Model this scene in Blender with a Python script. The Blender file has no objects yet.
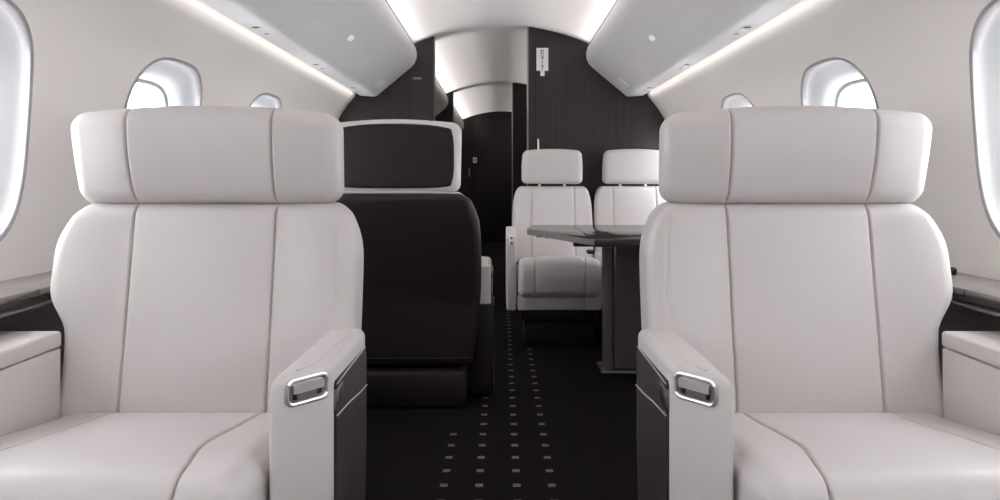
import bpy, bmesh, math, random
from mathutils import Vector, Matrix
PI = math.pi
random.seed(3)
SC = bpy.context.scene
COL = SC.collection

# ------------------------------------------------------------ camera, world, lights, exposure
H = 1.0                                  # eye height
cam_d = bpy.data.cameras.new('camera'); cam = bpy.data.objects.new('camera', cam_d); COL.objects.link(cam)
cam.location = (0, 0, H); cam.rotation_euler = (PI/2, 0, 0)
cam_d.sensor_width = 36; cam_d.lens = 26.64; cam_d.shift_x = -0.0015; cam_d.shift_y = -0.07
cam_d.clip_start = 0.05
SC.camera = cam
SC.view_settings.view_transform = 'Standard'; SC.view_settings.look = 'None'
SC.view_settings.gamma = 1; SC.view_settings.use_curve_mapping = False
SC.view_settings.exposure = 0.36
w = bpy.data.worlds.new('world'); SC.world = w; w.use_nodes = True
bg = w.node_tree.nodes['Background']; bg.inputs[0].default_value = (0.97, 0.985, 1, 1); bg.inputs[1].default_value = 9.5
SC.cycles.max_bounces = 10; SC.cycles.diffuse_bounces = 6; SC.cycles.transparent_max_bounces = 8
SC.cycles.sample_clamp_indirect = 4

def strip_light(name, loc, direction, length, width, power, color=(1, .975, .955), spread=70):
    d = bpy.data.lights.new(name, 'AREA'); d.shape = 'RECTANGLE'; d.size = length; d.size_y = width
    d.energy = power; d.color = color; d.spread = math.radians(spread)
    o = bpy.data.objects.new(name, d); COL.objects.link(o)
    z = -Vector(direction).normalized(); x = Vector((0, 1, 0)); y = z.cross(x).normalized()
    o.matrix_world = Matrix.Translation(loc) @ Matrix((x, y, z)).transposed().to_4x4()
    return o
SECTIONS = [(-2.6, 5.28), (5.42, 8.38), (8.5, 11.95)]
for (a, b) in SECTIONS:
    L = b - a
    for s in (-1, 1):
        strip_light('wall_wash_lamp', (s*1.013, (a+b)/2, H+0.634), (s*0.36, 0, -0.93), L-0.1, 0.018, 0.55*L, (1, .96, .91), 105)
        strip_light('ceiling_wash_lamp', (s*0.668, (a+b)/2, H+0.943), (-s*1, 0, 0.30), L-0.1, 0.018, (3.3 if a < 0 else 5.5)*L, spread=38)

# ------------------------------------------------------------ materials
def srgb(r, g, b):
    f = lambda c: (c/255/12.92) if c/255 <= 0.04045 else ((c/255+0.055)/1.055)**2.4
    return (f(r), f(g), f(b), 1)
def mat(name, col, rough=0.5, metal=0, bump=None, coat=0, spec=0.5, vary=0, streak=None):
    m = bpy.data.materials.new(name); m.use_nodes = True
    nt = m.node_tree; b = nt.nodes['Principled BSDF']
    b.inputs['Base Color'].default_value = col; b.inputs['Roughness'].default_value = rough
    b.inputs['Metallic'].default_value = metal; b.inputs['Coat Weight'].default_value = coat
    b.inputs['Coat Roughness'].default_value = 0.06
    b.inputs['Specular IOR Level'].default_value = spec
    tc = nt.nodes.new('ShaderNodeTexCoord')
    if vary or streak:
        mp = nt.nodes.new('ShaderNodeMapping'); mp.inputs['Scale'].default_value = streak or (9, 9, 9)
        nt.links.new(tc.outputs['Object'], mp.inputs[0])
        n = nt.nodes.new('ShaderNodeTexNoise'); n.inputs['Scale'].default_value = 1; n.inputs['Detail'].default_value = 5
        nt.links.new(mp.outputs[0], n.inputs['Vector'])
        mx = nt.nodes.new('ShaderNodeMix'); mx.data_type = 'RGBA'
        mx.inputs[6].default_value = tuple(c*(1-vary) for c in col[:3])+(1,)
        mx.inputs[7].default_value = tuple(min(1, c*(1+vary)) for c in col[:3])+(1,)
        nt.links.new(n.outputs[0], mx.inputs[0]); nt.links.new(mx.outputs[2], b.inputs['Base Color'])
    if bump:
        n2 = nt.nodes.new('ShaderNodeTexVoronoi' if bump[0] == 'v' else 'ShaderNodeTexNoise')
        n2.inputs['Scale'].default_value = bump[1]
        nt.links.new(tc.outputs['Object'], n2.inputs['Vector'])
        bp = nt.nodes.new('ShaderNodeBump'); bp.inputs['Strength'].default_value = bump[2]; bp.inputs['Distance'].default_value = 0.001
        nt.links.new(n2.outputs[0], bp.inputs['Height']); nt.links.new(bp.outputs[0], b.inputs['Normal'])
    return m
M = {}
M['leather'] = mat('pale_leather', srgb(207, 201, 200), 0.42, bump=('v', 420, 0.18), spec=0.4)
M['leather_dark'] = mat('dark_leather', srgb(25, 18, 18), 0.5, bump=('v', 380, 0.2), spec=0.3, vary=0.12)
M['weave'] = mat('dark_woven_panel', srgb(50, 44, 44), 0.55, bump=('v', 300, 0.5), spec=0.3, vary=0.15)
M['piping'] = mat('piping', srgb(190, 182, 180), 0.45)
M['wall'] = mat('wall_liner', srgb(226, 221, 218), 0.6, bump=('n', 300, 0.1), spec=0.25)
M['ceil'] = mat('ceiling_liner', srgb(232, 227, 226), 0.65, bump=('n', 300, 0.1), spec=0.2)
M['bin'] = mat('bin_shell', srgb(242, 240, 241), 0.38, spec=0.4)
M['tag'] = mat('white_tag', srgb(245, 245, 245), 0.4)
M['glow'] = mat('glow_tag', srgb(245, 245, 245), 0.4)
_b = M['glow'].node_tree.nodes['Principled BSDF']; _b.inputs['Emission Color'].default_value = (1, 1, 1, 1); _b.inputs['Emission Strength'].default_value = 0.28  # glow added to plain white label tags so they read brighter than the bin
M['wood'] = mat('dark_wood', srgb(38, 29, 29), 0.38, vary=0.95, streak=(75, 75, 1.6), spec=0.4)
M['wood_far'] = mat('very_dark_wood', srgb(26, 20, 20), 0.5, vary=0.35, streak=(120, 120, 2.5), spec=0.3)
M['gloss'] = mat('lacquered_table', srgb(50, 42, 41), 0.14, coat=0.35, spec=0.35, vary=0.3, streak=(3, 60, 60))
M['ledge'] = mat('ledge_veneer', srgb(108, 101, 100), 0.3, coat=0.5, vary=0.25, streak=(60, 2.5, 60))
M['ledge_face'] = mat('ledge_face', srgb(50, 42, 42), 0.4, vary=0.25, streak=(60, 2.5, 60))
M['ledge_body'] = mat('ledge_body', srgb(84, 74, 74), 0.35, vary=0.2, streak=(60, 2.5, 60))
M['chrome'] = mat('chrome', srgb(235, 232, 230), 0.36, metal=0.85)
M['pedestal'] = mat('pedestal_lacquer', srgb(98, 90, 89), 0.18, coat=0.8)
M['table_edge'] = mat('table_edge', srgb(120, 112, 111), 0.35)
M['steel'] = mat('steel', srgb(150, 146, 145), 0.35, metal=1)
M['black'] = mat('black_plastic', srgb(18, 15, 15), 0.5)
M['reveal'] = mat('window_surround', srgb(196, 196, 199), 0.45)
M['rim'] = mat('window_rim', srgb(150, 146, 148), 0.4)
M['letter'] = mat('sign_letter', srgb(90, 80, 80), 0.5)
M['lens'] = mat('lamp_lens', srgb(235, 230, 225), 0.2)
def glass():
    m = bpy.data.materials.new('window_glass'); m.use_nodes = True; nt = m.node_tree; nt.nodes.clear()
    o = nt.nodes.new('ShaderNodeOutputMaterial'); mx = nt.nodes.new('ShaderNodeMixShader'); mx.inputs[0].default_value = 0.06
    t = nt.nodes.new('ShaderNodeBsdfTransparent'); t.inputs[0].default_value = (.97, .98, 1, 1)
    g = nt.nodes.new('ShaderNodeBsdfGlossy'); g.inputs['Roughness'].default_value = 0.03
    nt.links.new(t.outputs[0], mx.inputs[1]); nt.links.new(g.outputs[0], mx.inputs[2]); nt.links.new(mx.outputs[0], o.inputs[0])
    return m
M['glass'] = glass()

def carpet():
    m = mat('carpet', srgb(24, 18, 17), 0.95, bump=('n', 700, 0.8), spec=0.1)
    nt = m.node_tree; b = nt.nodes['Principled BSDF']
    tc = nt.nodes.new('ShaderNodeTexCoord'); sp = nt.nodes.new('ShaderNodeSeparateXYZ'); nt.links.new(tc.outputs['Object'], sp.inputs[0])
    def mth(op, a, b_=None):
        n = nt.nodes.new('ShaderNodeMath'); n.operation = op
        for i, v in enumerate((a, b_)):
            if v is None: continue
            if isinstance(v, (int, float)): n.inputs[i].default_value = v
            else: nt.links.new(v, n.inputs[i])
        return n.outputs[0]
    X, Y = sp.outputs[0], sp.outputs[1]
    P = 0.1217
    ph = mth('MODULO', mth('ADD', Y, 20*P - 2.4246 + P/2), P)
    row = mth('LESS_THAN', mth('ABSOLUTE', mth('SUBTRACT', ph, P/2)), 0.0125)
    tot = None
    for (xc, y0, y1) in ((-0.189, -2, 2.97), (-0.073, -2, 6.2), (0.050, -2, 6.2), (0.165, -2, 4.42)):
        c = mth('LESS_THAN', mth('ABSOLUTE', mth('SUBTRACT', X, xc)), 0.0125)
        c = mth('MULTIPLY', c, mth('MULTIPLY', mth('GREATER_THAN', Y, y0), mth('LESS_THAN', Y, y1)))
        tot = c if tot is None else mth('ADD', tot, c)
    mask = mth('MULTIPLY', row, tot)
    n = nt.nodes.new('ShaderNodeTexNoise'); n.inputs['Scale'].default_value = 6; n.inputs['Detail'].default_value = 6
    nt.links.new(tc.outputs['Object'], n.inputs['Vector'])
    cr = nt.nodes.new('ShaderNodeMix'); cr.data_type = 'RGBA'
    cr.inputs[6].default_value = srgb(9, 6, 6); cr.inputs[7].default_value = srgb(24, 18, 18)
    nt.links.new(n.outputs[0], cr.inputs[0])
    mx = nt.nodes.new('ShaderNodeMix'); mx.data_type = 'RGBA'; nt.links.new(mask, mx.inputs[0])
    nt.links.new(cr.outputs[2], mx.inputs[6]); mx.inputs[7].default_value = srgb(112, 105, 103)
    nt.links.new(mx.outputs[2], b.inputs['Base Color'])
    return m
M['carpet'] = carpet()

# ------------------------------------------------------------ mesh helpers
def link_mesh(name, verts, faces, m, parent=None, smooth=True, sharp=40):
    me = bpy.data.meshes.new(name); me.from_pydata([tuple(v) for v in verts], [], faces); me.validate()
    if smooth:
        bm = bmesh.new(); bm.from_mesh(me)
        for f in bm.faces: f.smooth = True
        for e in bm.edges:
            if len(e.link_faces) == 2 and e.calc_face_angle(0) > math.radians(sharp): e.smooth = False
        bm.to_mesh(me); bm.free()
    me.materials.append(m)
    o = bpy.data.objects.new(name, me); COL.objects.link(o)
    if parent: o.parent = parent
    return o
def link_bm(name, bm, m, parent=None, sharp=40):
    bmesh.ops.recalc_face_normals(bm, faces=bm.faces)
    for f in bm.faces: f.smooth = True
    for e in bm.edges:
        if len(e.link_faces) == 2 and e.calc_face_angle(0) > math.radians(sharp): e.smooth = False
    me = bpy.data.meshes.new(name); bm.to_mesh(me); bm.free(); me.materials.append(m)
    o = bpy.data.objects.new(name, me); COL.objects.link(o)
    if parent: o.parent = parent
    return o
def empty(name, loc, rz=0):
    o = bpy.data.objects.new(name, None); COL.objects.link(o); o.location = loc; o.rotation_euler = (0, 0, rz); o.empty_display_size = 0.1
    return o
def tag(o, label=None, cat=None, group=None, kind=None):
    if label: o['label'] = label
    if cat: o['category'] = cat
    if group: o['group'] = group
    if kind: o['kind'] = kind
    return o

def prism(poly, a0, a1, axis='z', bevel=0.0, seg=3, m=1, only=None):
    """poly (2D) extruded along an axis. z: (x,y); x: (y,z); y: (x,z)"""
    bm = bmesh.new()
    def P(p, a):
        v = {'z': (p[0], p[1], a), 'x': (a, p[0], p[1]), 'y': (p[0], a, p[1])}[axis]
        return (v[0]*m, v[1], v[2])
    lo = [bm.verts.new(P(p, a0)) for p in poly]; hi = [bm.verts.new(P(p, a1)) for p in poly]
    n = len(poly)
    bm.faces.new(lo); bm.faces.new(hi)
    for i in range(n): bm.faces.new((lo[i], lo[(i+1) % n], hi[(i+1) % n], hi[i]))
    bmesh.ops.recalc_face_normals(bm, faces=bm.faces)
    if bevel:
        es = [e for e in bm.edges if e.calc_face_angle(0) > 0.5]
        if only: es = [e for e in es if only(e)]
        bmesh.ops.bevel(bm, geom=es, offset=bevel, segments=seg, affect='EDGES', profile=0.5)
    return bm
def boxbm(x0, x1, y0, y1, z0, z1, bevel=0.0, seg=2, m=1):
    return prism([(x0, y0), (x1, y0), (x1, y1), (x0, y1)], z0, z1, 'z', bevel, seg, m)
def box(name, x0, x1, y0, y1, z0, z1, mt, parent=None, bevel=0.0, m=1, seg=2):
    return link_bm(name, boxbm(x0, x1, y0, y1, z0, z1, bevel, seg, m), mt, parent)
def tube(name, pts, r, mt, parent=None, n=8, closed=False, m=1):
    pts = [Vector((p[0]*m, p[1], p[2])) for p in pts]; N = len(pts); vs = []; fs = []
    up0 = Vector((0, 0, 1))
    for i, p in enumerate(pts):
        a = pts[(i-1) % N] if (closed or i > 0) else p
        b = pts[(i+1) % N] if (closed or i < N-1) else p
        t = (b-a).normalized()
        up = up0 if abs(t.z) < 0.9 else Vector((0, 1, 0))
        u = t.cross(up).normalized(); v = u.cross(t)
        for k in range(n):
            an = 2*PI*k/n; vs.append(p + r*(math.cos(an)*u + math.sin(an)*v))
    for i in range(N if closed else N-1):
        for k in range(n):
            a = i*n+k; b = i*n+(k+1) % n; c = ((i+1) % N)*n+(k+1) % n; d = ((i+1) % N)*n+k
            fs.append((a, d, c, b))
    if not closed:
        fs.append(tuple(range(n))); fs.append(tuple(reversed(range((N-1)*n, N*n))))
    return link_mesh(name, vs, fs, mt, parent)
def lathe(name, prof, centre, axis, mt, parent=None, n=20):
    """prof: list of (radius, height along axis)"""
    ax = Vector(axis).normalized(); t = Vector((0, 1, 0)) if abs(ax.y) < .9 else Vector((1, 0, 0))
    u = ax.cross(t).normalized(); v = ax.cross(u); c = Vector(centre); vs = []; fs = []
    for (r, h) in prof:
        for k in range(n):
            an = 2*PI*k/n; vs.append(c + ax*h + r*(math.cos(an)*u + math.sin(an)*v))
    for i in range(len(prof)-1):
        for k in range(n): fs.append((i*n+k, i*n+(k+1) % n, (i+1)*n+(k+1) % n, (i+1)*n+k))
    fs.append(tuple(reversed(range(n)))); fs.append(tuple(range((len(prof)-1)*n, len(prof)*n)))
    return link_mesh(name, vs, fs, mt, parent, sharp=35)

def lines(h, r, n, extras=()):
    L = []
    for a in (0, 11, 22, 34, 45): L.append(h - r + r*math.tan(math.radians(a)))
    L = L + [-v for v in L] + [(-1 + 2*i/n)*(h-r) for i in range(n+1)]
    for e in extras:
        for d in (0, .0013, .0026, .0042, .0065, .010, .018): L += [e-d, e+d]
    L = sorted(v for v in L if abs(v) <= h+1e-9)
    out = []
    for v in L:
        if not out or v-out[-1] > 0.0008: out.append(v)
    out[0] = -h; out[-1] = h
    return out
def pad(hx, hy, hz, r, nx=14, ny=4, nz=12, ex=(), ey=(), ez=()):
    """rounded box surface; returns base points (undeformed), rounded points, faces, and face centres"""
    X, Y, Z = lines(hx, r, nx, ex), lines(hy, r, ny, ey), lines(hz, r, nz, ez)
    idx = {}; base = []
    def V(i, j, k):
        if (i, j, k) not in idx: idx[(i, j, k)] = len(base); base.append((X[i], Y[j], Z[k]))
        return idx[(i, j, k)]
    F = []; a, b, c = len(X)-1, len(Y)-1, len(Z)-1
    for i in range(a):
        for k in range(c):
            F.append((V(i, 0, k), V(i+1, 0, k), V(i+1, 0, k+1), V(i, 0, k+1)))
            F.append((V(i, b, k), V(i, b, k+1), V(i+1, b, k+1), V(i+1, b, k)))
    for i in range(a):
        for j in range(b):
            F.append((V(i, j, 0), V(i, j+1, 0), V(i+1, j+1, 0), V(i+1, j, 0)))
            F.append((V(i, j, c), V(i+1, j, c), V(i+1, j+1, c), V(i, j+1, c)))
    for j in range(b):
        for k in range(c):
            F.append((V(0, j, k), V(0, j, k+1), V(0, j+1, k+1), V(0, j+1, k)))
            F.append((V(a, j, k), V(a, j+1, k), V(a, j+1, k+1), V(a, j, k+1)))
    out = []
    for p in base:
        cc = [max(-(h-r), min(h-r, v)) for v, h in zip(p, (hx, hy, hz))]
        d = Vector([v-q for v, q in zip(p, cc)]); d = d.normalized()*r
        out.append(Vector(cc)+d)
    return base, out, F
def split_pad(padres, deform, classify, parts, parent, m=1):
    """deform(rounded point, base point)->Vector ; classify(base centre)->key ; parts {key:(name, mat, parentkey)}"""
    base, pts, F = padres
    D = [deform(p, b) for p, b in zip(pts, base)]
    if m < 0: D = [Vector((-p.x, p.y, p.z)) for p in D]
    groups = {}
    for f in F:
        c = [sum(base[i][k] for i in f)/len(f) for k in range(3)]
        groups.setdefault(classify(c), []).append(f)
    res = {}
    for key in parts:                       # in order, parents first
        name, mt, pk = parts[key]
        fs = groups.get(key, [])
        used = sorted({i for f in fs for i in f}); mp = {o: n for n, o in enumerate(used)}
        ff = [tuple(mp[i] for i in (f if m > 0 else reversed(f))) for f in fs]
        res[key] = link_mesh(name, [D[i] for i in used], ff, mt, res[pk] if pk else parent, sharp=75)
    return res
def lerp_tab(tab, v):
    if v <= tab[0][0]: return tab[0][1]
    for (a, fa), (b, fb) in zip(tab, tab[1:]):
        if v <= b:
            t = (v-a)/(b-a); t = t*t*(3-2*t); return fa+(fb-fa)*t
    return tab[-1][1]
def groove(d, w_=0.0026, dep=0.008): return dep*math.exp(-(d/w_)**2)
def sst(a, b, v):
    t = max(0, min(1, (v-a)/(b-a))); return t*t*(3-2*t)

# ------------------------------------------------------------ cabin shell
WALL = [(-1.0, 1.05), (-0.8, 1.14), (-0.6, 1.195), (-0.4, 1.228), (-0.25, 1.241), (-0.1, 1.247), (0.0, 1.246), (0.155, 1.236), (0.25, 1.226), (0.31, 1.213),
        (0.407, 1.182), (0.49, 1.135), (0.56, 1.083), (0.607, 1.045), (0.66, 1.032), (0.72, 0.97), (0.80, 0.87)]
def catm(tab, v):
    n = len(tab)
    if v <= tab[0][0]: return tab[0][1]
    if v >= tab[-1][0]: return tab[-1][1]
    for i in range(n-1):
        if v <= tab[i+1][0]:
            x0, y0 = tab[i]; x1, y1 = tab[i+1]; t = (v-x0)/(x1-x0)
            m0 = (y1-tab[i-1][1])/(x1-tab[i-1][0]) if i > 0 else (y1-y0)/(x1-x0)
            m1 = (tab[i+2][1]-y0)/(tab[i+2][0]-x0) if i < n-2 else (y1-y0)/(x1-x0)
            h = x1-x0
            return (2*t**3-3*t*t+1)*y0 + (t**3-2*t*t+t)*h*m0 + (-2*t**3+3*t*t)*y1 + (t**3-t*t)*h*m1
def wx(z): return catm(WALL, z)
def cz(x): return 1.11 - 0.34*x*x
WIN_Y = [-1.58, -0.51, 0.56, 1.635, 2.705, 3.775, 4.845]
WHY, WHZ, WZ = 0.294, 0.305, 0.125       # half width, half height, centre height (from eye level)
def win_loop(yc, hy, hz, zc, n):
    """superellipse points by angle"""
    out = []
    for k in range(n):
        a = 2*PI*k/n; c, s = math.cos(a), math.sin(a); e = 2/3.0
        out.append((yc + hy*math.copysign(abs(c)**e, c), zc + hz*math.copysign(abs(s)**e, s)))
    return out
Y0, Y1 = -2.6, 12.05
def build_wall(side, name):
    ys = [Y0, -2.2]; rects = []
    for c in WIN_Y:
        rects.append((c-0.36, c+0.36)); ys += [c-0.36+0.06*i for i in range(13)]
    ys += [5.3, 6, 7, 8, 9, 10, 11, Y1]; ys = sorted(set(round(v, 4) for v in ys))
    zlo, zhi = -0.25, 0.48
    zs = [-1.0, -0.9, -0.8, -0.7, -0.6, -0.5, -0.4, -0.32] + [zlo+(zhi-zlo)*i/14 for i in range(15)] + [0.52, 0.56, 0.6, 0.64, 0.68, 0.72, 0.76, 0.80]
    zs = sorted(set(round(v, 5) for v in zs))
    zlo, zhi = round(zlo, 5), round(zhi, 5)
    vs = []; idx = {}; fs = []
    def V(y, z):
        k = (round(y, 5), round(z, 5))
        if k not in idx: idx[k] = len(vs); vs.append((side*wx(z), y, H+z))
        return idx[k]
    def F(*q): fs.append(tuple(q) if side < 0 else tuple(reversed(q)))
    for ya, yb in zip(ys, ys[1:]):
        for za, zb in zip(zs, zs[1:]):
            ym = (ya+yb)/2; zm = (za+zb)/2
            if zlo < zm < zhi and any(a < ym < b for a, b in rects): continue
            F(V(ya, za), V(ya, zb), V(yb, zb), V(yb, za))
    for c, (a, b) in zip(WIN_Y, rects):
        yy = [y for y in ys if a-1e-4 <= y <= b+1e-4]; zz = [z for z in zs if zlo-1e-6 <= z <= zhi+1e-6]
        ring = [(yy[-1], z) for z in zz] + [(y, zz[-1]) for y in reversed(yy[:-1])] + [(yy[0], z) for z in reversed(zz[:-1])] + [(y, zz[0]) for y in yy[1:-1]]
        n = len(ring); inner = []
        for (y, z) in ring:
            an = math.atan2((z-WZ)/WHZ, (y-c)/WHY); cc, ss = math.cos(an), math.sin(an)
            q = (abs(cc)**3+abs(ss)**3)**(-1/3)
            inner.append((c+WHY*q*cc, WZ+WHZ*q*ss))
        prev = ring
        for t in (0.25, 0.5, 0.75, 1.0):
            cur = [(r[0]+(i[0]-r[0])*t, r[1]+(i[1]-r[1])*t) for r, i in zip(ring, inner)]
            for k in range(n):
                k2 = (k+1) % n
                p = [V(*prev[k]), V(*cur[k]), V(*cur[k2]), V(*prev[k2])]
                if len(set(p)) >= 3: F(*dict.fromkeys(p))
            prev = cur
    return tag(link_mesh(name, vs, fs, M['wall'], sharp=60), kind='structure')
build_wall(-1, 'wall_left'); build_wall(1, 'wall_right')

wn = 0
def build_window(side, yc):
    global wn
    wn += 1
    N = 56
    def ring(hy, hz, dep, zc=WZ, dy=0): return [(side*(wx(z)+dep), y+dy, H+z) for (y, z) in win_loop(yc, hy, hz, zc, N)]
    def loft(name, rings, mt, parent, sharp=50):
        vs = [p for r in rings for p in r]; fs = []
        for i in range(len(rings)-1):
            for k in range(N):
                q = (i*N+k, i*N+(k+1) % N, (i+1)*N+(k+1) % N, (i+1)*N+k)
                fs.append(q if side < 0 else tuple(reversed(q)))
        return link_mesh(name, vs, fs, mt, parent, sharp=sharp)
    # surround: rolled lip, dished reveal, then the flat pane frame
    root = loft('window_%d' % wn, [ring(WHY, WHZ, 0.012), ring(WHY-.006, WHZ-.006, 0.020), ring(WHY-.016, WHZ-.016, 0.030), ring(WHY-.04, WHZ-.04, 0.044),
                                   ring(WHY-.054, WHZ-.054, 0.060), ring(WHY-.064, WHZ-.064, 0.080), ring(WHY-.068, WHZ-.068, 0.095)], M['reveal'], None)
    tag(root, kind='structure')
    loft('window_rim', [ring(WHY+.008, WHZ+.008, 0.000), ring(WHY+.006, WHZ+.006, -0.005), ring(WHY+.0, WHZ+.0, -0.006), ring(WHY-.004, WHZ-.004, -0.003), ring(WHY-.004, WHZ-.004, 0.014)], M['rim'], root)
    loft('pane_frame', [ring(WHY-.068, WHZ-.068, 0.095), ring(WHY-.071, WHZ-.071, 0.091), ring(WHY-.080, WHZ-.080, 0.093), ring(WHY-.083, WHZ-.083, 0.107)], M['reveal'], root)
    r = ring(WHY-.082, WHZ-.082, 0.101)
    g = link_mesh('pane', r, [tuple(range(N))], M['glass'], root)
    return root
for s in (-1, 1):
    for yc in WIN_Y: build_window(s, yc)

# ceiling
def build_ceiling():
    xs = [-0.80+0.05*i for i in range(33)]; ys = [Y0, -1, 0, 1, 2, 3, 4, 5.3, 7, 8.4, 10, Y1]
    vs = [(x, y, H+cz(x)) for y in ys for x in xs]; n = len(xs); fs = []
    for j in range(len(ys)-1):
        for i in range(n-1): fs.append((j*n+i, (j+1)*n+i, (j+1)*n+i+1, j*n+i+1))
    return tag(link_mesh('ceiling', vs, fs, M['ceil']), kind='structure')
build_ceiling()
tag(box('floor', -1.2, 1.2, Y0, Y1, -0.04, 0.0, M['carpet']), kind='structure')

# partitions between the cabin sections
def side_poly(x_in, side):
    pts = [(x_in, 0.0)]
    for z in [-1.0+0.06*i for i in range(31)]:
        if z <= 0.79: pts.append((side*(wx(z)+0.004), H+z))
    xs = [0.80-0.05*i for i in range(40)]
    for x in xs:
        if (side*x if True else x) is not None and ((side > 0 and x > x_in) or (side < 0 and -x < x_in)): pts.append((side*x, H+cz(x)+0.003))
    pts.append((x_in, H+cz(x_in)+0.003))
    return pts
def partition(name, x_in, side, y0, y1, mt):
    bm = prism(side_poly(x_in, side), y0, y1, 'y')
    bmesh.ops.triangulate(bm, faces=[f for f in bm.faces if len(f.verts) > 4])
    return tag(link_bm(name, bm, mt, sharp=30), kind='structure')
p1l = partition('wall_partition_left', -0.485, -1, 5.30, 5.42, M['wood'])
p1r = partition('wall_partition_right', 0.235, 1, 5.30, 5.42, M['wood'])
box('door_jamb', 0.193, 0.2335, 5.285, 5.44, 0, H+1.093, M['wood'], p1r)
box('jamb_edge', 0.186, 0.193, 5.28, 5.445, 0, H+1.096, M['steel'], p1r)
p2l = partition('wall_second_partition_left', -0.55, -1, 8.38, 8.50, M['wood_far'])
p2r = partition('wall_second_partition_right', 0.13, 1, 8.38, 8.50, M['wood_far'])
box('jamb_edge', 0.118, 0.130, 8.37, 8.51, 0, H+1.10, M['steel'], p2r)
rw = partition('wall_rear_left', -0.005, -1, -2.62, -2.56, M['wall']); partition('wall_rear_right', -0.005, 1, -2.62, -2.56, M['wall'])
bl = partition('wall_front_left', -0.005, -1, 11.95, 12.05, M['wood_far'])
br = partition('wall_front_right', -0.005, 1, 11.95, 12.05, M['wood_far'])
# far bulkhead door
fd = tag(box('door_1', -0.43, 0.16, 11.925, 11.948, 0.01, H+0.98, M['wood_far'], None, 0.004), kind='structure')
box('door_handle', -0.53, -0.505, 11.92, 11.945, H+0.05, H+0.19, M['steel'], bl, 0.004)
# handle on the near partition
h = tube('door_handle', [(0.262, 5.30, H+0.29), (0.262, 5.275, H+0.29), (0.262, 5.27, H+0.285), (0.262, 5.27, H+0.19), (0.262, 5.275, H+0.185), (0.262, 5.30, H+0.185)], 0.006, M['chrome'], p1r)
def switch(x, y, z, w_, h_, label):
    o = tag(box('wall_switch', x-w_/2, x+w_/2, y-0.008, y, z-h_/2, z+h_/2, M['tag'], None, 0.002), label, 'switch')
    box('rocker', x-w_*.25, x+w_*.25, y-0.012, y-0.008, z-h_*.28, z+h_*.28, M['steel'], o, 0.001)
    return o
switch(-0.43, 11.924, H+0.32, 0.06, 0.09, 'small white switch plate on the dark far bulkhead at the end of the aisle')
sl = box('slot_plate', -0.635, -0.572, 5.292, 5.299, H+0.72, H+0.735, M['steel'], None, 0.001)
tag(sl, 'slim silver slot plate high on the dark left partition', 'plate')
# exit sign: white plate, vertical lettering, small tab below
sx0, sx1 = (536.3-501.5)/139.6, (548.3-501.5)/139.6
ex = tag(box('exit_sign', sx0, sx1, 5.292, 5.299, H+0.782, H+0.945, M['tag'], None, 0.002), 'small upright white exit sign high on the dark right partition', 'sign')
box('sign_tab', (sx0+sx1)/2-0.014, (sx0+sx1)/2+0.016, 5.293, 5.299, H+0.745, H+0.781, M['tag'], ex, 0.001)
STROKES = {'E': [((0, 0), (0, 1)), ((0, 0), (.7, 0)), ((0, .5), (.6, .5)), ((0, 1), (.7, 1))], 'X': [((0, 0), (.7, 1)), ((.7, 0), (0, 1))],
           'I': [((.35, 0), (.35, 1))], 'T': [((.35, 0), (.35, 1)), ((0, 1), (.7, 1))]}
zc = H+0.928
for ch in 'EXIT':
    bm = bmesh.new(); sz = 0.026
    cx = (sx0+sx1)/2
    for (a, b) in STROKES[ch]:
        # letters one under another
        p = Vector((cx+(a[0]-.35)*sz, zc-sz/2+(a[1]-.5)*sz)); q = Vector((cx+(b[0]-.35)*sz, zc-sz/2+(b[1]-.5)*sz))
        d = (q-p).normalized(); nrm = Vector((-d.y, d.x))*0.0026; p -= d*0.002; q += d*0.002
        lo = [bm.verts.new((v.x, 5.2895, v.y)) for v in (p+nrm, p-nrm, q-nrm, q+nrm)]; hi = [bm.verts.new((v.co.x, 5.2925, v.co.z)) for v in lo]
        bm.faces.new(lo); bm.faces.new(hi)
        for i in range(4): bm.faces.new((lo[i], lo[(i+1) % 4], hi[(i+1) % 4], hi[i]))
    link_bm('letter', bm, M['letter'], ex)
    zc -= 0.0375

# ------------------------------------------------------------ overhead bins
BIN = [(1.005, 0.600), (0.905, 0.592), (0.885, 0.597), (0.868, 0.612), (0.640, 0.802), (0.618, 0.826), (0.603, 0.862), (0.601, 0.90), (0.612, 0.945), (0.622, 0.952),
       (0.636, 0.93), (0.74, 0.86), (0.97, 0.67), (1.0, 0.62)]
def on_door(t, off=0.0):
    """point on the slanted door face; off = outward (down / inboard)"""
    x = 0.868+(0.640-0.868)*t; z = 0.612+(0.802-0.612)*t
    n = Vector((-0.190, -0.228)).normalized()
    return x+n.x*off, z+n.y*off
def door_plate(name, s, t0, t1, y0, y1, th, mt, parent):
    a0, a1, b1, b0 = on_door(t0), on_door(t1), on_door(t1, th), on_door(t0, th)
    poly = [(s*p[0], H+p[1]) for p in (a0, a1, b1, b0)]
    return link_bm(name, prism(poly, y0, y1, 'y', 0.001, 1), mt, parent)
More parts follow.
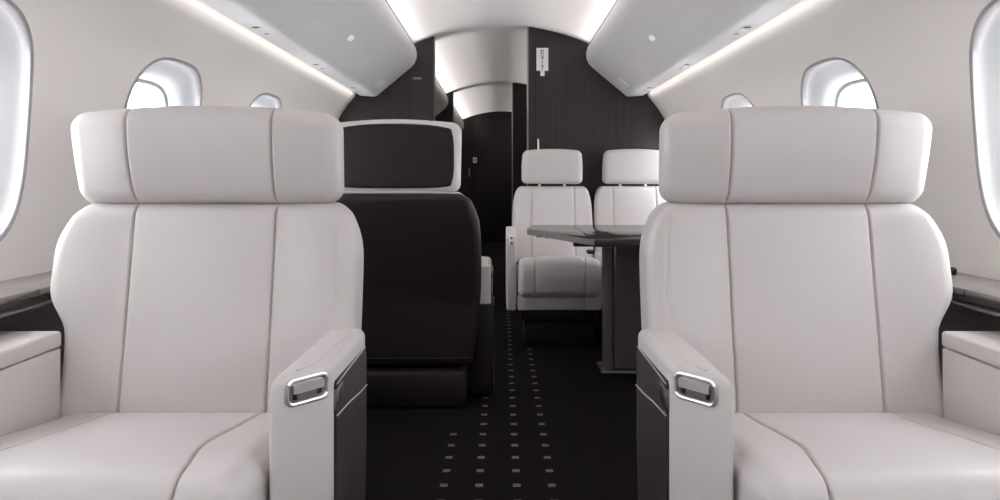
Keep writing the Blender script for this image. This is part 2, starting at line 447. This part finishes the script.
def make_bin(s, y0, y1, label, group, detail):
    root = tag(empty('overhead_bin', (0, 0, 0)), label, 'overhead bin', group)
    link_bm('bin_shell', prism([(s*x, H+z) for x, z in BIN], y0, y1, 'y', 0.012, 3, only=lambda e: all(abs(v.co.y-y1) < 1e-5 for v in e.verts)), M['bin'], root, sharp=50)
    # dark gasket along the top inner edge
    gy = [(s*0.6185, H+0.9535), (s*0.6285, H+0.9535), (s*0.6285, H+0.9625), (s*0.6185, H+0.9625)]
    link_bm('gasket', prism(gy, y0, y1-.02, 'y'), M['weave'], root)
    # flush strip on the underside that carries the reading lights
    if detail:
        for yf in (0.3, 1.25, 2.18, 3.12, 4.22):
            door_plate('latch_flap', s, 0.07, 0.40, yf, yf+0.22, 0.001, M['bin'], root)
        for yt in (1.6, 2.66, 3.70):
            door_plate('glow_tag', s, 0.46, 0.56, yt-0.04, yt+0.03, 0.002, M['glow'], root)  # white label tags, brightened by the added glow
        door_plate('end_latch', s, 0.10, 0.34, 4.93, 5.12, 0.004, M['tag'], root)
        for yl in (0.98, 1.94, 2.93, 3.86, 4.82):
            z = H+0.598; xc = s*0.955
            pl = box('service_plate', min(xc-.034, xc+.034), max(xc-.034, xc+.034), yl-0.095, yl+0.095, z-0.0035, z+0.004, M['bin'], root, 0.0015)
            lathe('reading_lamp', [(0.026, 0.0), (0.026, 0.002), (0.021, 0.0035), (0.017, 0.002)], (xc, yl-0.055, z-0.003), (0, 0, -1), M['chrome'], pl)
            lathe('lamp_lens', [(0.015, 0.0), (0.015, 0.0025), (0.008, 0.003)], (xc, yl-0.055, z-0.003), (0, 0, -1), M['black'], pl)
            lathe('air_nozzle', [(0.024, 0.0), (0.024, 0.002), (0.018, 0.003), (0.013, 0.006), (0.006, 0.007)], (xc, yl+0.03, z-0.003), (0, 0, -1), M['bin'], pl)
            lathe('call_button', [(0.010, 0.0), (0.010, 0.002), (0.006, 0.003)], (xc, yl+0.078, z-0.003), (0, 0, -1), M['steel'], pl)
    return root
make_bin(-1, -2.55, 5.27, 'long pale grey overhead bin above the left windows, nearest the viewer', None, True)
make_bin(1, -2.55, 5.27, 'long pale grey overhead bin above the right windows, nearest the viewer', None, True)
for a, b, wh in ((5.44, 8.36, 'between the two dark partitions'), (8.52, 11.9, 'beyond the second dark partition')):
    for s, sd in ((-1, 'left'), (1, 'right')):
        make_bin(s, a, b, 'short stretch of pale overhead bin on the %s, %s' % (sd, wh), None, False)

# ------------------------------------------------------------ side ledges
def ledge(s, y0, y1, label):
    root = tag(empty('side_ledge', (s*1.12, y0, 0)), label, 'ledge')
    def bx(n, xa, xb, ya, yb, za, zb, mt, bv=0.0):
        o = link_bm(n, boxbm(xa-1.12, xb-1.12, ya-y0, yb-y0, za, zb, bv, 2, s), mt, root); return o
    bx('ledge_body', 1.128, 1.19, y0, y1, 0.0, H-0.285, M['ledge_body'])
    k = 0; y = y0
    while y < y1-0.05:
        yn = min(y1, y+0.62)
        bx('top_panel', 1.062, 1.238, y+0.0015, yn-0.0015, H-0.266, H-0.25, M['ledge'], 0.0025)
        y = yn
    y = y0
    while y < y1-0.05:
        yn = min(y1, y+0.21)
        bx('lip_panel', 1.068, 1.10, y+0.0015, yn-0.0015, H-0.284, H-0.267, M['ledge_face'], 0.002); y = yn
    bx('edge_strip', 1.056, 1.09, y0, y1, H-0.291, H-0.285, M['ledge'], 0.001)
    return root
ledge(-1, -1.4, 5.25, 'dark veneered ledge along the left wall behind the left pale seat')
lr = ledge(1, -1.4, 2.85, 'dark veneered ledge along the right wall behind the right pale seat')
lathe('ledge_knob', [(0.012, 0), (0.014, 0.006), (0.014, 0.014), (0.009, 0.019)], (1.19-1.12, 1.96+1.4, H-0.25), (0, 0, 1), M['black'], lr)

# ------------------------------------------------------------ club seats
def make_seat(m, loc, rz, label, at=0.668, head_z=(0.944, 1.170), head_tilt=0.04, wide=-0.022, arm_out=-0.008, dark_rear=False, group=None):
    """front of the seat faces local -y; local +x*m is the aisle side"""
    R = tag(empty('cabin_armchair', loc, rz), label, 'seat', group)
    LE, DK = M['leather'], M['leather_dark']
    # ---- backrest
    S = 0.162; hx, hy, hz = 0.335, 0.072, 0.246; z0 = 0.70
    WW = [(0.47, .304), (0.662, .304), (0.735, .344), (0.80, .347), (0.86, .341), (0.91, .316), (0.95, .284)]
    WA = [(0.47, .345), (0.80, .347), (0.86, .341), (0.91, .322), (0.95, .298)]
    GX = [(0.63, .235), (0.665, .275), (0.70, .302), (0.74, .313), (0.80, .306), (0.95, .300)]
    def fy(z): return -0.002 + 0.082*max(0, (z-0.47))/0.477
    def dback(p, b):
        z = z0+p.z; w_ = catm(WA if p.x > 0 else WW, z)
        ax = abs(p.x); x = math.copysign(ax if ax < .2 else .2+(ax-.2)*(w_-.2)/(hx-.2), p.x)
        y = fy(z) + hy + p.y
        if b[1] < 0:
            fr = sst(0, -hy, p.y)
            y -= fr*(0.010*math.cos(min(1, ax/.162)*PI/2)**0.8 * math.sin(PI*min(1, max(0, (z-.45)/.5)))**.5)     # soft crown
            y -= fr*0.008*sst(.17, .27, ax)
            y += fr*(groove(p.x-S)+groove(p.x+S))
            if z > 0.63: y += fr*groove(x-lerp_tab(GX, z), .0035, .003)*(1 if x > 0 else 0)
        return Vector((x, y, z))
    cl = lambda c: 'body' if c[1] > -hy+.034 else ('mid' if abs(c[0]) < S else ('l' if c[0] < 0 else 'r'))
    br_ = split_pad(pad(hx, hy, hz, 0.034, 18, 3, 26, (-S, S, .30)), dback, cl,
              {'body': ('backrest', LE, None), 'mid': ('centre_panel', LE, 'body'), 'l': ('side_panel', LE, 'body'), 'r': ('side_panel', LE, 'body')}, R, m)
    # rear shell of dark leather
    SW = [(0.16, .335+wide*.2), (0.35, .345+wide*.7), (0.55, .35+wide), (0.80, .345+wide), (0.90, .325+wide*.7), (0.945, .298+wide*.4)]
    hz2 = 0.385; zc2 = 0.558
    def dshell(p, b):
        z = zc2+p.z; w_ = catm(SW, z); x = p.x/0.33*w_
        y = fy(z)+0.155+p.y*(1.0) + 0.012*(1-(p.x/.33)**2)*(1 if p.y > 0 else 0)
        return Vector((x, y, z))
    sh = split_pad(pad(0.33, 0.042, hz2, 0.036, 10, 2, 16), dshell, lambda c: 'a', {'a': ('rear_shell', DK, None)}, R, m)['a']
    top = [(x, 0.0, 0) for x in ()]
    pp = []
    for k in range(25):
        a = -1+2*k/24; pp.append((a*(.268+wide*.4), fy(.93)+.175, .9455-.004*abs(a)**6))
    tube('shell_piping', pp, 0.006, M['piping'], sh, 6, m=m)
    tube('shell_seam', [((-1+2*k/12)*(.33+wide*.3), fy(.2)+.2+.0135*(1-(-1+2*k/12)**2)-.001, .215) for k in range(13)], 0.003, M['leather_dark'], sh, 6, m=m)
    # ---- headrest
    za, zb = head_z; hh = (zb-za)/2; zc = (za+zb)/2; HX = 0.308 if wide < 0 else 0.297
    def dhead(p, b):
        t = (p.z+hh)/(2*hh); x = p.x*(1-0.02*(1-t)); z = zc+p.z - 0.020*(p.x/HX)**2*sst(0, 1, t)
        y = 0.076 - head_tilt*t + 0.060 + p.y
        if b[1] < 0:
            fr = sst(0, -.06, p.y)
            y -= fr*0.014*math.sin(PI*max(0, min(1, t)))*(1 if abs(p.x) < .17 else 1-.5*sst(.17, .29, abs(p.x)))
            y += 0.03*sst(.16, .293, abs(p.x))*fr*.35
        if p.y < .03:
            k = groove(p.x-S-.002)+groove(p.x+S+.002)
            n = Vector(b); 
            if b[1] <= -.055: y += k
            elif b[2] > hh*.9: z -= k
        return Vector((x, y, z))
    clh = lambda c: 'body' if c[1] > -.02 else ('mid' if abs(c[0]) < S+.002 else ('l' if c[0] < 0 else 'r'))
    hd = split_pad(pad(HX, 0.060, hh, 0.038, 16, 3, 12, (-S-.002, S+.002)), dhead, clh,
              {'body': ('headrest', LE, None), 'mid': ('centre_panel', LE, 'body'), 'l': ('side_panel', LE, 'body'), 'r': ('side_panel', LE, 'body')}, R, m)['body']
    # dark rear panel of the headrest
    def dhp(p, b):
        u_, v_ = p.x/.262, p.z/(hh-.02); x = p.x*math.sqrt(1-.11*v_**4); p = Vector((p.x, p.y, p.z*math.sqrt(1-.11*u_**4)))
        t = (p.z+hh)/(2*hh)
        return Vector((x, 0.076-head_tilt*((p.z+hh)/(2*hh))+0.113+p.y+.006*(1-(x/.26)**2), zc-.002+p.z-0.018*(x/HX)**2*sst(0, 1, t)))
    split_pad(pad(0.268, 0.012, hh-.020, 0.0115, 10, 1, 8), dhp, lambda c: 'a', {'a': ('rear_panel', DK, None)}, hd, m)
    for sx in (-.11, .11):
        tube('headrest_post', [(sx, .13, za-.07), (sx, .13, za+.05)], .009, M['chrome'], R, 10, m=m)
    # ---- seat cushion
    CX, CH = -0.003, 0.285; cyc, chy = -0.245, 0.275; czc, chz = 0.415, 0.075
    def dcush(p, b):
        y = cyc+p.y; z = czc+p.z; x = CX+p.x
        z += 0.058*sst(0.1, -0.50, y) if p.z > 0 else 0
        if b[2] > 0:
            fr = sst(0, chz, p.z)
            z += fr*0.010*math.cos(min(1, abs(p.x)/.162)*PI/2)*sst(-.03, -.25, y)*sst(-.52, -.4, y)
            z -= (groove(p.x-.158)+groove(p.x+.166))*fr
        if b[1] <= -chy+.001: y += groove(p.x-.158)+groove(p.x+.166)
        x += .030*sst(-.30, -.50, y)*math.exp(-((p.x-.158)/.07)**2) - .02*sst(-.30, -.50, y)*math.exp(-((p.x+.166)/.07)**2)
        return Vector((x, y, z))
    clc = lambda c: 'body' if (c[2] < 0 and c[1] > -chy+.001) else ('mid' if -.166 < c[0] < .158 else ('l' if c[0] < 0 else 'r'))
    split_pad(pad(CH, chy, chz, 0.052, 14, 12, 4, (-.166, .158)), dcush, clc,
              {'body': ('seat_cushion', LE, None), 'mid': ('centre_panel', LE, 'body'), 'l': ('side_panel', LE, 'body'), 'r': ('side_panel', LE, 'body')}, R, m)
    # leg-rest panel and pan below the cushion
    link_bm('leg_rest', boxbm(-.275, .27, -.50, -.44, .14, .345, .02, 3, m), LE, R)
    link_bm('seat_skirt', boxbm(-.30-wide*.5, .30+wide*.5, -.40, .235, .0, .165, .02, 3, m), M['leather_dark'], R)
    link_bm('seat_pan', boxbm(-.27, .27, -.44, .14, .12, .345, .012, 2, m), M['weave'], R)
    # ---- aisle armrest with recline handle
    ao = arm_out
    poly = [(.290, .045), (.290, -.392), (.380+ao, -.285), (.383+ao, .0), (.383+ao, .05)]
    def ztop(e): return all(v.co.z > at-.008 for v in e.verts)
    dz = at-.668
    arm = link_bm('armrest', prism(poly, .10, at, 'z', .019, 6, m), LE, R, sharp=35)
    # top pad seam following the inner edge
    tube('arm_seam', [(.322, -.33, .6672+dz), (.349+ao, -.29, .6672+dz), (.356+ao, -.20, .6672+dz), (.358+ao, .02, .6672+dz)], .0014, M['piping'], arm, 6, m=m)
    # dark woven side panel on the aisle side
    side = [(a_, b_+(dz if b_ > .4 else 0)) for a_, b_ in [(-.262, .13), (-.262, .622), (-.255, .630), (.02, .628), (.035, .618), (.036, .42), (.015, .25), (-.02, .13)]]
    def sidepan(nm, poly_, x0, x1, mt, bv=.003):
        bm = prism(poly_, x0, x1, 'x', bv, 2, m)
        return link_bm(nm, bm, mt, arm)
    sp = sidepan('side_panel', side, .376+ao, .3865+ao, M['weave'])
    tube('panel_piping', [(.3865+ao, -.262, .568+dz), (.3865+ao, -.15, .560+dz), (.3865+ao, -.05, .548+dz), (.3865+ao, .036, .542+dz)], .0018, M['piping'], arm, 6, m=m)
    tube('top_piping', [(.3865+ao, -.262, .626+dz), (.3865+ao, -.15, .6285+dz), (.3865+ao, .02, .630+dz)], .0013, M['piping'], arm, 6, m=m)
    sidepan('side_latch', [(a_, b_+dz) for a_, b_ in [(-.264, .578), (-.264, .616), (-.215, .620), (-.215, .592)]], .378+ao, .3895+ao, M['steel'], .003)
    if dark_rear:
        link_bm('arm_shroud', boxbm(.30, .396+ao, -.20, .075, .02, .43, .008, 2, m), M['leather_dark'], arm)
    # recline handle in a chrome bezel, on the slanted front face
    f0 = Vector((.290, -.392, 0)); f1 = Vector((.380+ao, -.285, 0)); d = (f1-f0).normalized(); nrm = Vector((d.y, -d.x, 0)); nrm = nrm if nrm.y < 0 else -nrm
    mid = (f0+f1)/2 + Vector((0, 0, .635+dz)) + d*0.015
    def fp(u, v, o): q = mid+d*u+Vector((0, 0, v))+nrm*o; return (q.x, q.y, q.z)
    def rr(a, b, r, n=6):
        out = []
        for cx_, cz_, st in ((a-r, b-r, 0), (-(a-r), b-r, 90), (-(a-r), -(b-r), 180), (a-r, -(b-r), 270)):
            for k in range(n+1):
                an = math.radians(st+90*k/n); out.append((cx_+r*math.cos(an), cz_+r*math.sin(an)))
        return out
    HB, VB = .043, .021
    bez = tube('handle_bezel', [fp(u, v, .001) for u, v in rr(HB, VB, .014)], .0042, M['chrome'], arm, 8, True, m=m)
    def plate(nm, pts2, o0, o1, mt):
        bm = bmesh.new(); lo = [bm.verts.new((fp(u, v, o0)[0]*m,)+fp(u, v, o0)[1:]) for u, v in pts2]; hi = [bm.verts.new((fp(u, v, o1)[0]*m,)+fp(u, v, o1)[1:]) for u, v in pts2]
        bm.faces.new(lo); bm.faces.new(hi)
        for i in range(len(lo)): bm.faces.new((lo[i], lo[(i+1) % len(lo)], hi[(i+1) % len(lo)], hi[i]))
        return link_bm(nm, bm, mt, bez if False else arm)
    plate('handle_well', rr(HB-.002, VB-.002, .010), .0, .0012, M['steel'])
    0 and tube('well_ring', [fp(u, v, .002) for u, v in rr(HB-.010, VB-.009, .007)], .002, M['chrome'], arm, 6, True, m=m)
    plate('handle_slot', [(u, v-.006) for u, v in rr(HB-.012, .007, .003)], .001, .002, M['black'])
    plate('handle_lever', [(u, v+.006) for u, v in rr(HB-.010, .008, .003)], .001, .0075, M['chrome'])
    plate('handle_grip', [(u-.004, v-.007) for u, v in rr(HB-.022, .005, .002)], .001, .006, M['steel'])
    # ---- wall-side armrest
    wb = link_bm('wall_armrest', boxbm(-.438, -.284, -.62, .0, .10, .633, .004, 2, m), LE, R)
    link_bm('arm_pad', prism([(-.440, -.62), (-.283, -.62), (-.283, .004), (-.440, .004)], .6340, .670, 'z', .008, 3, m), LE, wb)
    return R

make_seat(1, (-0.680, 1.62, 0), 0, 'pale leather seat in the left foreground, facing the viewer')
make_seat(-1, (0.680, 1.62, 0), 0, 'pale leather seat in the right foreground, facing the viewer')
make_seat(-1, (-0.476, 3.46, 0), PI, 'seat turned away, black leather back with white rim, beyond the left pale seat', at=.612,
          head_z=(0.945, 1.272), head_tilt=0.01, wide=0.036, arm_out=0.045, dark_rear=True)

# ------------------------------------------------------------ far pair of dining seats
def far_seat(x, y, label, left_arm, right_arm, group=None):
    R = tag(empty('dining_armchair', (x, y, 0)), label, 'seat', group); LE = M['leather']
    S = 0.145
    WT = [(.5, .266), (.7, .269), (.85, .262), (.92, .245), (.96, .225)]
    def db(p, b):
        z = .708+p.z; w_ = catm(WT, z); ax = abs(p.x); x_ = math.copysign(ax if ax < .16 else .16+(ax-.16)*(w_-.16)/(.275-.16), p.x)
        y_ = .0+.12*(z-.5)/.5+.055+p.y
        if b[1] < 0: y_ += groove(p.x-S, .005)+groove(p.x+S, .005) - .012*math.cos(min(1, ax/.2)*PI/2)
        return Vector((x_, y_, z))
    cl = lambda c: 'body' if c[1] > -.02 else ('mid' if abs(c[0]) < S else ('l' if c[0] < 0 else 'r'))
    P3 = lambda n: {'body': (n, LE, None), 'mid': ('centre_panel', LE, 'body'), 'l': ('side_panel', LE, 'body'), 'r': ('side_panel', LE, 'body')}
    split_pad(pad(.275, .055, .25, .032, 10, 2, 12, (-S, S)), db, cl, P3('backrest'), R)
    def dh(p, b):
        t = (p.z+.118)/.236; z = 1.091+p.z-.012*(p.x/.2)**2*sst(0, 1, t); y_ = .115-.02*t+.04+p.y-(.012 if b[1] < 0 else 0)
        x_ = p.x*(1-.03*sst(.5, 1, t))
        return Vector((x_, y_, z))
    split_pad(pad(.205, .045, .118, .036, 8, 2, 6), dh, lambda c: 'a', {'a': ('headrest', LE, None)}, R)
    for sx in (-.085, .085): tube('headrest_post', [(sx, .15, .93), (sx, .15, .99)], .010, M['chrome'], R, 10)
    def dc(p, b):
        y_ = -.25+p.y; z = .425+p.z - (.075*sst(-.52, -.05, y_) if b[2] > -.1 else 0) + (.012*math.cos(min(1, abs(p.x)/.2)*PI/2) if b[2] > 0 else 0)
        k = groove(p.x-S, .005)+groove(p.x+S, .005)
        if b[1] < -.29: y_ += k-.014*math.cos(min(1, abs(p.z)/.11)*PI/2)
        elif b[2] > .1: z -= k
        return Vector((p.x, y_, z))
    clc = lambda c: 'body' if (c[2] < 0 and c[1] > -.29) else ('mid' if abs(c[0]) < S else ('l' if c[0] < 0 else 'r'))
    split_pad(pad(.245, .30, .118, .05, 10, 8, 6, (-S, S)), dc, clc, P3('seat_cushion'), R)
    for (a, b) in ((-.245, -S-.001), (-S+.001, S-.001), (S+.001, .245)):
        box('front_skirt', a, b, -.515, -.47, .235, .325, LE, R, .006)
    box('seat_pan', -.245, .245, -.47, .1, .235, .31, LE, R, .004)
    box('seat_base', -.225, .225, -.47, .08, .16, .235, M['black'], R, .01)
    box('plinth', -.20, .22, -.40, .05, 0, .16, M['black'], R, .01)
    ap = [(-.50, .235), (-.47, .225), (.06, .225), (.06, .692), (-.46, .692), (-.485, .682), (-.50, .66), (-.515, .45)]
    for on, sg in ((left_arm, -1), (right_arm, 1)):
        if not on: continue
        a = link_bm('armrest', prism(ap, sg*.252, sg*.312, 'x', .012, 3), LE, R)
        if sg < 0:
            pl = box('control_plate', -.296, -.268, -.5185, -.498, .615, .675, M['tag'], a, .003)
            box('control_button', -.289, -.275, -.523, -.517, .652, .668, M['steel'], a, .002)
            box('control_button', -.289, -.275, -.523, -.517, .622, .638, M['steel'], a, .002)
    if right_arm is False and left_arm:
        bk = box('buckle', .19, .235, -.30, -.22, .543, .565, M['black'], R, .005)
    return R
far_seat(0.341, 4.86, 'pale dining seat beside the aisle, behind the table and against the dark partition', True, False)
FD = far_seat(0.888, 4.86, 'pale dining seat farther from the aisle, half hidden by the right foreground seat', False, False)

box('armrest', -.276, -.247, -.50, .05, .24, .525, M['leather'], FD, .012)
# ------------------------------------------------------------ table
T = tag(empty('dining_table', (0.7, 3.7, 0)), 'dark glossy table with a slanted corner, in front of the two far pale seats', 'table')
def tx(p): return [(a-0.7, b-3.7) for a, b in p]
zt = H-0.25
link_bm('tabletop', prism(tx([(.392, 3.14), (1.12, 3.14), (1.12, 4.13), (.396, 4.13)]), zt-.030, zt, 'z', .003, 2), M['gloss'], T)
leaf = link_bm('table_leaf', prism(tx([(.389, 3.14), (.393, 4.13), (.21, 4.13), (.165, 4.08), (.135, 3.84), (.135, 3.76), (.150, 3.72), (.372, 3.155)]), zt-.022, zt, 'z', .004, 2), M['gloss'], T)
ED = [(.393, 3.137), (.372, 3.152), (.147, 3.717), (.132, 3.76), (.132, 3.84), (.163, 4.082)]
ED2 = [(x_+.004, y_+.002) for x_, y_ in ED]
link_bm('leaf_edge', prism(tx(ED+ED2[::-1]), zt-.027, zt-.002, 'z'), M['table_edge'], leaf)
for (x0, x1, y0, y1, z0, z1) in ((.22, .33, 3.72, 3.76, .706, .722), (.33, .60, 3.36, 3.42, .697, .719), (.18, .21, 3.80, 3.83, .705, .727), (.60, 1.0, 3.3, 3.9, .690, .719)):
    box('support_rail', x0-.7, x1-.7, y0-3.7, y1-3.7, z0, z1, M['black'], T, .003)
box('table_apron', .394-.7, 1.12-.7, 3.133-3.7, 3.1395-3.7, zt-.034, zt-.003, M['black'], T, .001)
link_bm('hinge', boxbm(.215-.7, .30-.7, -.01, .03, .722, .728, .001), M['steel'], T)
link_bm('pedestal', prism(tx([(.58, 3.82), (.98, 3.82), (.98, 3.98), (.58, 3.98)]), 0.02, .69, 'z', .012, 3), M['pedestal'], T)
tube('pedestal_column', [(.555-.7, 3.86-3.7, .02), (.555-.7, 3.86-3.7, .69)], .032, M['pedestal'], T, 24)
box('foot_plate', .515-.7, 1.0-.7, 3.79-3.7, 4.0-3.7, 0.0, .02, M['steel'], T, .004)
